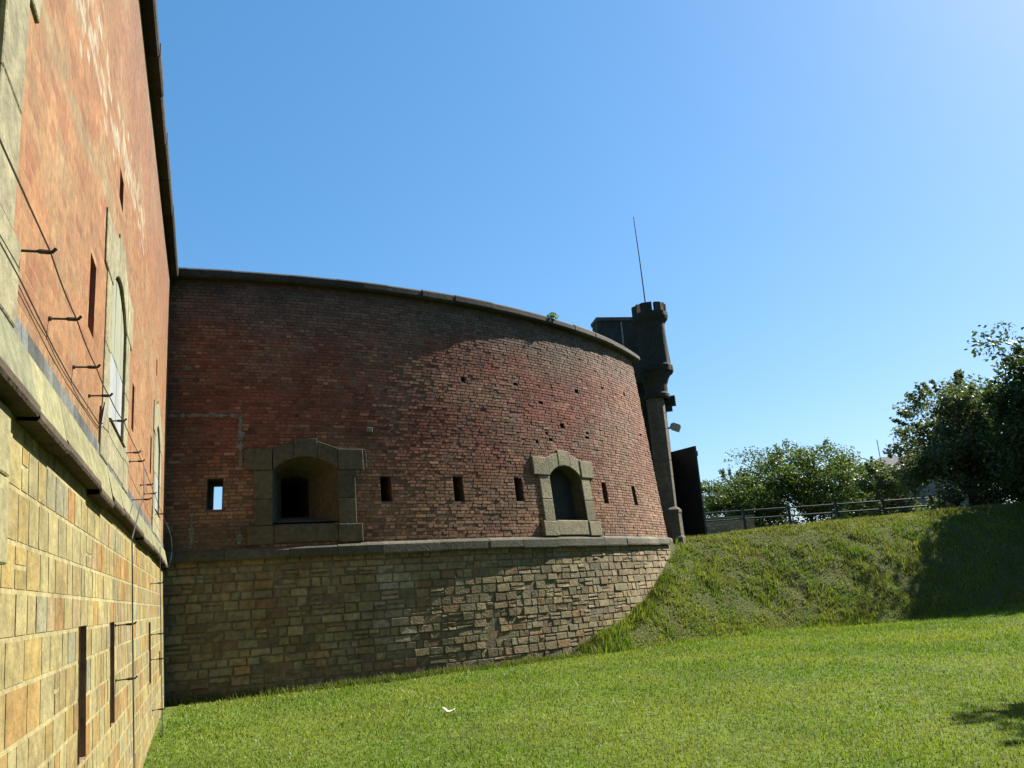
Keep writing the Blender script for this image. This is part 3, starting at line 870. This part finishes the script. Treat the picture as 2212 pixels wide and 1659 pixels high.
def wall_side(x, y):
    """True where a point lies on the open lawn side of both walls"""
    if (x - LP[0]) * LN[0] + (y - LP[1]) * LN[1] < .16: return False
    if y > 12.5 and x < 4.4:
        for i in range(29):
            s_ = i * .5
            p = WC(s_, .1, .06); q = WC(s_ + .1, .1, .06)
            if (x - p[0]) ** 2 + (y - p[1]) ** 2 < .36:
                t_ = Vector((q[0] - p[0], q[1] - p[1])); n_ = Vector((t_.y, -t_.x)).normalized()
                zz = max(.1, gz(x, y, False)); pz = WC(s_, min(zz, 8), .06)
                return (x - pz[0]) * n_.x + (y - pz[1]) * n_.y > .02
        best = min(((x - WC(i * .5, .1)[0]) ** 2 + (y - WC(i * .5, .1)[1]) ** 2, i) for i in range(29))
        s_ = best[1] * .5; p = WC(s_, .1); q = WC(s_ + .1, .1)
        n_ = Vector((q[1] - p[1], p[0] - q[0]))
        return (x - p[0]) * n_.x + (y - p[1]) * n_.y > 0
    return True

def blades(name, n, region, hfun, wfun, colf, label, seed):
    rs = np.random.RandomState(seed); rnd = random.Random(seed)
    V = np.zeros((n * 3, 3), np.float32); Cc = np.ones((n * 3, 4), np.float32); k = 0
    tries = 0
    while k < n and tries < n * 6:
        tries += 1
        x, y, ok = region(rnd)
        if not ok: continue
        f = (y - yt(x)) / (yc(x) - yt(x))
        h = hfun(x, y, f, rnd)
        if h <= 0: continue
        w = wfun(x, y, f, rnd); a = rnd.uniform(0, 6.283); l = rnd.uniform(.1, .75) * h; la = rnd.uniform(0, 6.283)
        z = gz(x, y) - .004
        ca, sa = math.cos(a) * w / 2, math.sin(a) * w / 2
        V[k * 3] = (x - ca, y - sa, z); V[k * 3 + 1] = (x + ca, y + sa, z)
        V[k * 3 + 2] = (x + math.cos(la) * l, y + math.sin(la) * l, z + h)
        Cc[k * 3:k * 3 + 3, :3] = colf(x, y, f, rnd); k += 1
    V = V[:k * 3]; Cc = Cc[:k * 3]
    me = bpy.data.meshes.new(name)
    me.vertices.add(k * 3); me.loops.add(k * 3); me.polygons.add(k)
    me.vertices.foreach_set('co', V.ravel()); me.loops.foreach_set('vertex_index', np.arange(k * 3, dtype=np.int32))
    me.polygons.foreach_set('loop_start', np.arange(0, k * 3, 3, dtype=np.int32)); me.polygons.foreach_set('loop_total', np.full(k, 3, np.int32))
    at = me.attributes.new('Col', 'FLOAT_COLOR', 'POINT'); at.data.foreach_set('color', Cc.ravel())
    me.materials.append(M_GRASS); me.update(); me.validate()
    o = bpy.data.objects.new(name, me); COL.objects.link(o)
    tag(o, label, 'grass', kind='stuff'); return o

def lawn_region(r):
    # thinning with distance: denser close to the camera
    y = 5.2 + (r.random() ** 1.25) * 17.2
    x = r.uniform(-.32 * y - 1.4, .76 * y + 1.0)
    if (y - yt(x)) > .35: return x, y, False
    return x, y, wall_side(x, y)
def lawn_h(x, y, f, r):
    return (.030 + .018 * (fbm(x * .8, y * .8, 2) + .3)) * r.uniform(.6, 1.3) * (1 + .03 * max(0, y - 8))
def lawn_w(x, y, f, r): return .006 + .0011 * y * r.uniform(.6, 1.2)
def lawn_c(x, y, f, r):
    n = fbm(x * .45, y * .45, 12) + .35 * fbm(x * 2.2, y * 2.2, 15)
    c = mix((.14, .24, .022), (.26, .315, .046), sstep(-.3, .35, n))
    c = mix(c, (.12, .25, .012), sstep(.12, .45, fbm(x * .7, y * .7, 40)) * .7)
    u = r.random()
    d_ = sstep(.15, .5, fbm(x * .55, y * .55, 90))
    if u < .06 + .28 * d_: c = mix(c, (.28, .24, .10), .7)
    elif u > .88: c = mix(c, (.06, .115, .012), .7)
    return mul(c, r.uniform(.84, 1.16))
blades('lawn_grass', 170000, lawn_region, lawn_h, lawn_w, lawn_c, 'short mown green grass of the lawn in front of the walls', 11)

def bank_region(r):
    x = r.uniform(.6, 24)
    f = r.uniform(-.06, 1.45); y = yt(x) + f * (yc(x) - yt(x))
    return x, y, wall_side(x, y)
def bank_h(x, y, f, r):
    n = fbm(x * 1.3, y * 1.3, 51)
    if f < 1.0 and n < -.12: return r.uniform(.03, .07) if r.random() < .75 else 0
    return (.06 + .17 * max(0, n + .25) * (1 if f < 1 else .5) + (.10 * sstep(3.2, 1.2, x - (y - 18) * .42))) * r.uniform(.5, 1.3)
def bank_w(x, y, f, r): return r.uniform(.015, .035)
def bank_c(x, y, f, r):
    n = fbm(x * .9, y * .9, 61)
    c = mix((.13, .21, .022), (.25, .285, .055), sstep(-.3, .4, n))
    if r.random() < .14 + .3 * sstep(0, .5, fbm(x * 1.1, y * 1.1, 71)): c = mix(c, (.24, .18, .09), .75)
    if f > .85: c = mix(c, (.20, .19, .05), .5)
    return mul(c, r.uniform(.7, 1.25))
blades('bank_grass', 95000, bank_region, bank_h, bank_w, bank_c, 'rough tussocky grass and weeds covering the bank', 12)

def foot_region(r):
    s_ = r.uniform(.2, 12.5); p = WC(s_, .2, .05); q = WC(s_, .2, .05 + .02 + .28 * r.random() ** 2)
    z_ = gz(q[0], q[1], False); q = WC(s_, z_, .05 + .02 + .28 * r.random() ** 2)
    return q[0], q[1], True
blades('wall_foot_grass', 9000, foot_region, lambda x, y, f, r: r.uniform(.05, .17) * (.6 + .8 * max(0, fbm(x * 1.5, y * 1.5, 31) + .3)), lambda x, y, f, r: r.uniform(.012, .026), lambda x, y, f, r: mul(mix((.09, .14, .018), (.17, .19, .05), r.random()), r.uniform(.7, 1.2)), 'longer uncut grass along the foot of the curved wall', 13)

# pale curled scrap on the lawn
mb = MB()
px_, py_ = -1.1, 10.72
vs = []; n = 9
for i in range(n):
    t = i / (n - 1); w = .035 * math.sin(math.pi * (.12 + .8 * t)) + .006
    x = lerp(-.075, .085, t); y = -.045 * t; z = .045 + .028 * (2 * t - 1) ** 2 + (.02 if t < .3 else 0)
    vs += [(px_ + x, py_ + y - w * .5, gz(px_, py_) + z), (px_ + x + .006, py_ + y + w, gz(px_, py_) + z + .022)]
mb.add(vs, [(2 * i, 2 * i + 2, 2 * i + 3, 2 * i + 1) for i in range(n - 1)], (.62, .58, .42))
o = mb.build('dry_leaf', leaf_mat('dry_leaf', .2), None, True)
sol = o.modifiers.new('thick', 'SOLIDIFY'); sol.thickness = .004
tag(o, 'pale curled dry leaf lying on the mown lawn', 'leaf')

# ================================================================== PLANTS
def leafy(mb, centre, rad, n, size, cols, rnd, flat=1.0, gap=.0):
    for _ in range(n):
        d = Vector((rnd.gauss(0, 1), rnd.gauss(0, 1), rnd.gauss(0, 1))).normalized()
        r_ = rad * (rnd.random() ** .45)
        p = Vector(centre) + Vector((d.x * r_, d.y * r_, d.z * r_ * flat))
        a = Vector((rnd.gauss(0, 1), rnd.gauss(0, 1), rnd.gauss(0, .7))).normalized()
        b = a.cross(Vector((rnd.gauss(0, 1), rnd.gauss(0, 1), rnd.gauss(0, 1)))).normalized()
        l = size * rnd.uniform(.6, 1.4); w = l * rnd.uniform(.35, .6)
        c = mul(mix(cols[0], cols[1], rnd.random()), rnd.uniform(.7, 1.25))
        mb.add([p - a * l * .5, p + b * w * .5, p + a * l * .5, p - b * w * .5], [(0, 1, 2, 3)], c)

def tree(name, base, height, width, label, cols, seed, n_limb=9, clumps=46, leaves=110, leaf=.16, low=.12, group=None, rough=.8, sx=1.0, trunk_r=.16, wisps=10):
    rnd = random.Random(seed)
    x, y = base; z0 = gz(x, y) - .1
    t = empty(name, (x, y, z0), label, 'tree', group)
    tb = MB(); tips = []
    top = Vector((x + rnd.uniform(-.3, .3), y, z0 + height * .62))
    tb.tube([(x, y, z0), (x + rnd.uniform(-.1, .1), y, z0 + height * .2), (lerp(x, top.x, .6), y, z0 + height * .42), tuple(top)], [trunk_r * 1.25, trunk_r, trunk_r * .7, trunk_r * .35], 8)
    for k in range(n_limb):
        h = rnd.uniform(.12, .55); st = Vector((lerp(x, top.x, h / .62), y, z0 + height * h))
        a = 2 * math.pi * k / n_limb + rnd.uniform(-.3, .3)
        ln = width * rnd.uniform(.30, .48) * (1.0 - .3 * h)
        en = st + Vector((math.cos(a) * ln * sx, math.sin(a) * ln, height * rnd.uniform(.12, .34)))
        md = st.lerp(en, .5) + Vector((0, 0, height * .04))
        tb.tube([tuple(st), tuple(md), tuple(en)], [trunk_r * .45, trunk_r * .3, trunk_r * .12], 6)
        tips.append(en)
        for _ in range(3):
            e2 = md.lerp(en, rnd.random()) + Vector((rnd.uniform(-1, 1) * width * .16 * sx, rnd.uniform(-1, 1) * width * .16, rnd.uniform(0, 1) * height * .16))
            tb.tube([tuple(md), tuple(md.lerp(e2, .5)), tuple(e2)], [trunk_r * .2, trunk_r * .13, trunk_r * .06], 5); tips.append(e2)
    tb.build('trunk', M_BARK, t)
    cb = MB()
    zc_ = z0 + height * (.5 + low * .5); hz = height * (.5 - low * .5)
    for k in range(clumps):
        if k < len(tips) * .8: c = tips[k % len(tips)] + Vector((rnd.gauss(0, .25), rnd.gauss(0, .25), rnd.gauss(0, .25)))
        else:
            d = Vector((rnd.gauss(0, 1), rnd.gauss(0, 1), rnd.gauss(0, 1))).normalized() * (rnd.random() ** .4)
            c = Vector((x + d.x * width * .46 * sx, y + d.y * width * .46, zc_ + d.z * hz * .9))
        r_ = width * rnd.uniform(.07, .15)
        leafy(cb, c, r_, int(leaves * rnd.uniform(.6, 1.3)), leaf, cols, rnd, rnd.uniform(.6, .9))
    for k in range(wisps):                                   # loose sprigs breaking the outline
        a = rnd.uniform(0, 6.28); e = rnd.uniform(.1, 1.35)
        d = Vector((math.cos(a) * math.cos(e), math.sin(a) * math.cos(e), math.sin(e)))
        st = Vector((x + d.x * width * .42 * sx, y + d.y * width * .42, zc_ + d.z * hz * .85))
        for q in range(6):
            leafy(cb, st + d * q * width * .018, width * .022, int(leaves * .10), leaf * .9, cols, rnd)
    cb.build('crown', M_LEAF, t)
    return t

OLV = ((.065, .11, .022), (.13, .18, .04)); DRK = ((.035, .062, .018), (.075, .115, .034)); GRY = ((.08, .115, .05), (.15, .185, .085))
TG = 'trees beyond the fence'
tree('broad_tree', (18.0, 50), 6.2, 7.6, 'broad rounded green tree rising in the middle of the far trees behind the fence', OLV, 1, n_limb=12, clumps=190, leaves=150, leaf=.18, low=-.12, group=TG)
tree('broad_tree', (13.0, 48), 4.4, 5.4, 'lower leafy tree beside the black gate leaf, behind the fence', OLV, 2, clumps=120, leaves=140, leaf=.17, low=-.12, group=TG)
tree('broad_tree', (22.6, 51), 5.0, 4.2, 'small tree between the broad far tree and the grey house', OLV, 3, clumps=100, leaves=130, leaf=.17, low=-.12, group=TG)
tree('broad_tree', (15.6, 53), 5.0, 5.4, 'dim tree half hidden behind the broad far tree', GRY, 8, clumps=100, leaves=130, leaf=.18, low=-.12, group=TG)
RG = 'trees on the right above the bank'
tree('bank_tree', (19.9, 26.2), 6.6, 7.4, 'big dark tree standing over the bank at the right edge', DRK, 4, n_limb=12, clumps=380, leaves=210, leaf=.18, low=-.12, group=RG, trunk_r=.22, wisps=30)
tree('bank_tree', (18.2, 32.2), 5.9, 5.4, 'greyish green tree with an airy crown left of the big dark tree', GRY, 5, n_limb=11, clumps=190, leaves=170, leaf=.16, low=-.14, group=RG, wisps=26)
tree('bank_tree', (20.4, 30.4), 4.8, 6.2, 'low dense dark bush filling the foot of the right hand trees on the bank', DRK, 14, n_limb=10, clumps=190, leaves=190, leaf=.15, low=-.14, group=RG, wisps=12)
tree('bank_tree', (18.5, 39.0), 3.7, 3.8, 'lowest bushy tree over the end of the fence, in front of the house', GRY, 6, clumps=70, leaves=130, leaf=.17, low=-.12, group=RG)
tree('shade_tree', (14.0, 11.7), 9.0, 6.2, 'tree outside the frame whose shadow falls on the lawn at the right', DRK, 9, clumps=120, leaves=140, leaf=.22, low=.25, trunk_r=.2)
BG_ = 'unseen trees added behind the camera to block sky light'  # belt added out of view, deepening the shade on the curved wall
for i, (x_, y_, h_) in enumerate(((-6, -16, 13), (3, -19, 15), (12, -17, 14), (20, -13, 15), (26, -5, 14), (28, 4, 12))):
    tree('sky_block_tree', (x_, y_), h_, 11, 'tall dark tree added behind the camera, unseen, to block sky light', DRK, 20 + i, clumps=70, leaves=60, leaf=.75, low=-.02, group=BG_, trunk_r=.3, wisps=0)

# weeds on the coping
mb = MB(); rnd = random.Random(3)
leafy(mb, WC(9.1, 8.22, .16), .16, 160, .07, ((.10, .19, .02), (.16, .26, .04)), rnd, .7)
o = mb.build('wall_weed', M_LEAF); tag(o, 'small bright green weed growing from the coping of the curved wall', 'weed')

# ================================================================== FENCE, LOW WALL, HOUSE
fe = empty('rail_fence', (12, 36, 3.2), 'black two rail fence along the top of the bank', 'fence')
FX = [7.6, 10.0, 12.0, 15.2, 16.35, 18.6]
FX = [7.9, 10.0, 12.05, 14.2, 16.32, 18.5]
fy = lambda x: 36 + .0 * x
for x in FX:
    mb = MB(); zg = gz(x, fy(x)); mb.box((x - .055, fy(x) - .055, zg - .2), (x + .055, fy(x) + .055, 4.36)); mb.box((x - .065, fy(x) - .065, 4.36), (x + .065, fy(x) + .065, 4.40)); mb.build('post', M_BLACK, fe)
for z_ in (4.29, 3.93):
    mb = MB(); mb.tube([(7.4, 36 - .075, z_), (13, 36 - .075, z_ - .01), (19.2, 36 - .075, z_)], .032, 8); mb.build('rail', M_BLACK, fe)
lo = empty('low_wall', (10.5, 39, 3.2), 'low tan brick wall seen through the fence beside the gate leaf', 'wall')
mb = MB()
W2 = lambda s, z, o=0.: (8.6 + s, 39 - o, z)
mb.box((8.6, 39, 2.8), (11.3, 39.35, 4.2), (.2, .15, .11))
brickwork(mb, W2, 0, 2.7, 3.0, 4.2, [], lambda s, z: mul(random.choice([(.46, .28, .18), (.40, .26, .17), (.50, .34, .22)]), random.uniform(.8, 1.2)))
mb.build('brick_face', M_BRICK, lo)
mb = MB(); mb.box((8.55, 38.93, 4.202), (11.35, 39.42, 4.29), (.24, .2, .16)); mb.build('coping', M_STONE, lo)

ho = empty('grey_house', (30, 62, 4), 'grey rendered house with a dark low roof behind the trees', 'house')
mb = MB(); mb.box((27.0, 60, 2.5), (36, 68, 8.0), (.20, .19, .20)); mb.build('wall', M_MORTAR, ho)
mb = MB()
for z0, z1, yy in ((8.0, 8.0, 0),):
    A = [(26.5, 59.5, 8.0), (36.5, 59.5, 8.0), (36.5, 68.5, 8.0), (26.5, 68.5, 8.0), (29.5, 64, 9.9), (35, 64, 9.9)]
    mb.add(A, [(0, 1, 5, 4), (1, 2, 5), (2, 3, 4, 5), (3, 0, 4), (0, 3, 2, 1)], (.07, .072, .08))
mb.build('roof', M_STONE, ho)
mb = MB(); mb.tube([(29.0, 63, 9.4), (29.0, 63, 11.2)], .03, 5); mb.build('aerial', M_IRON, ho)
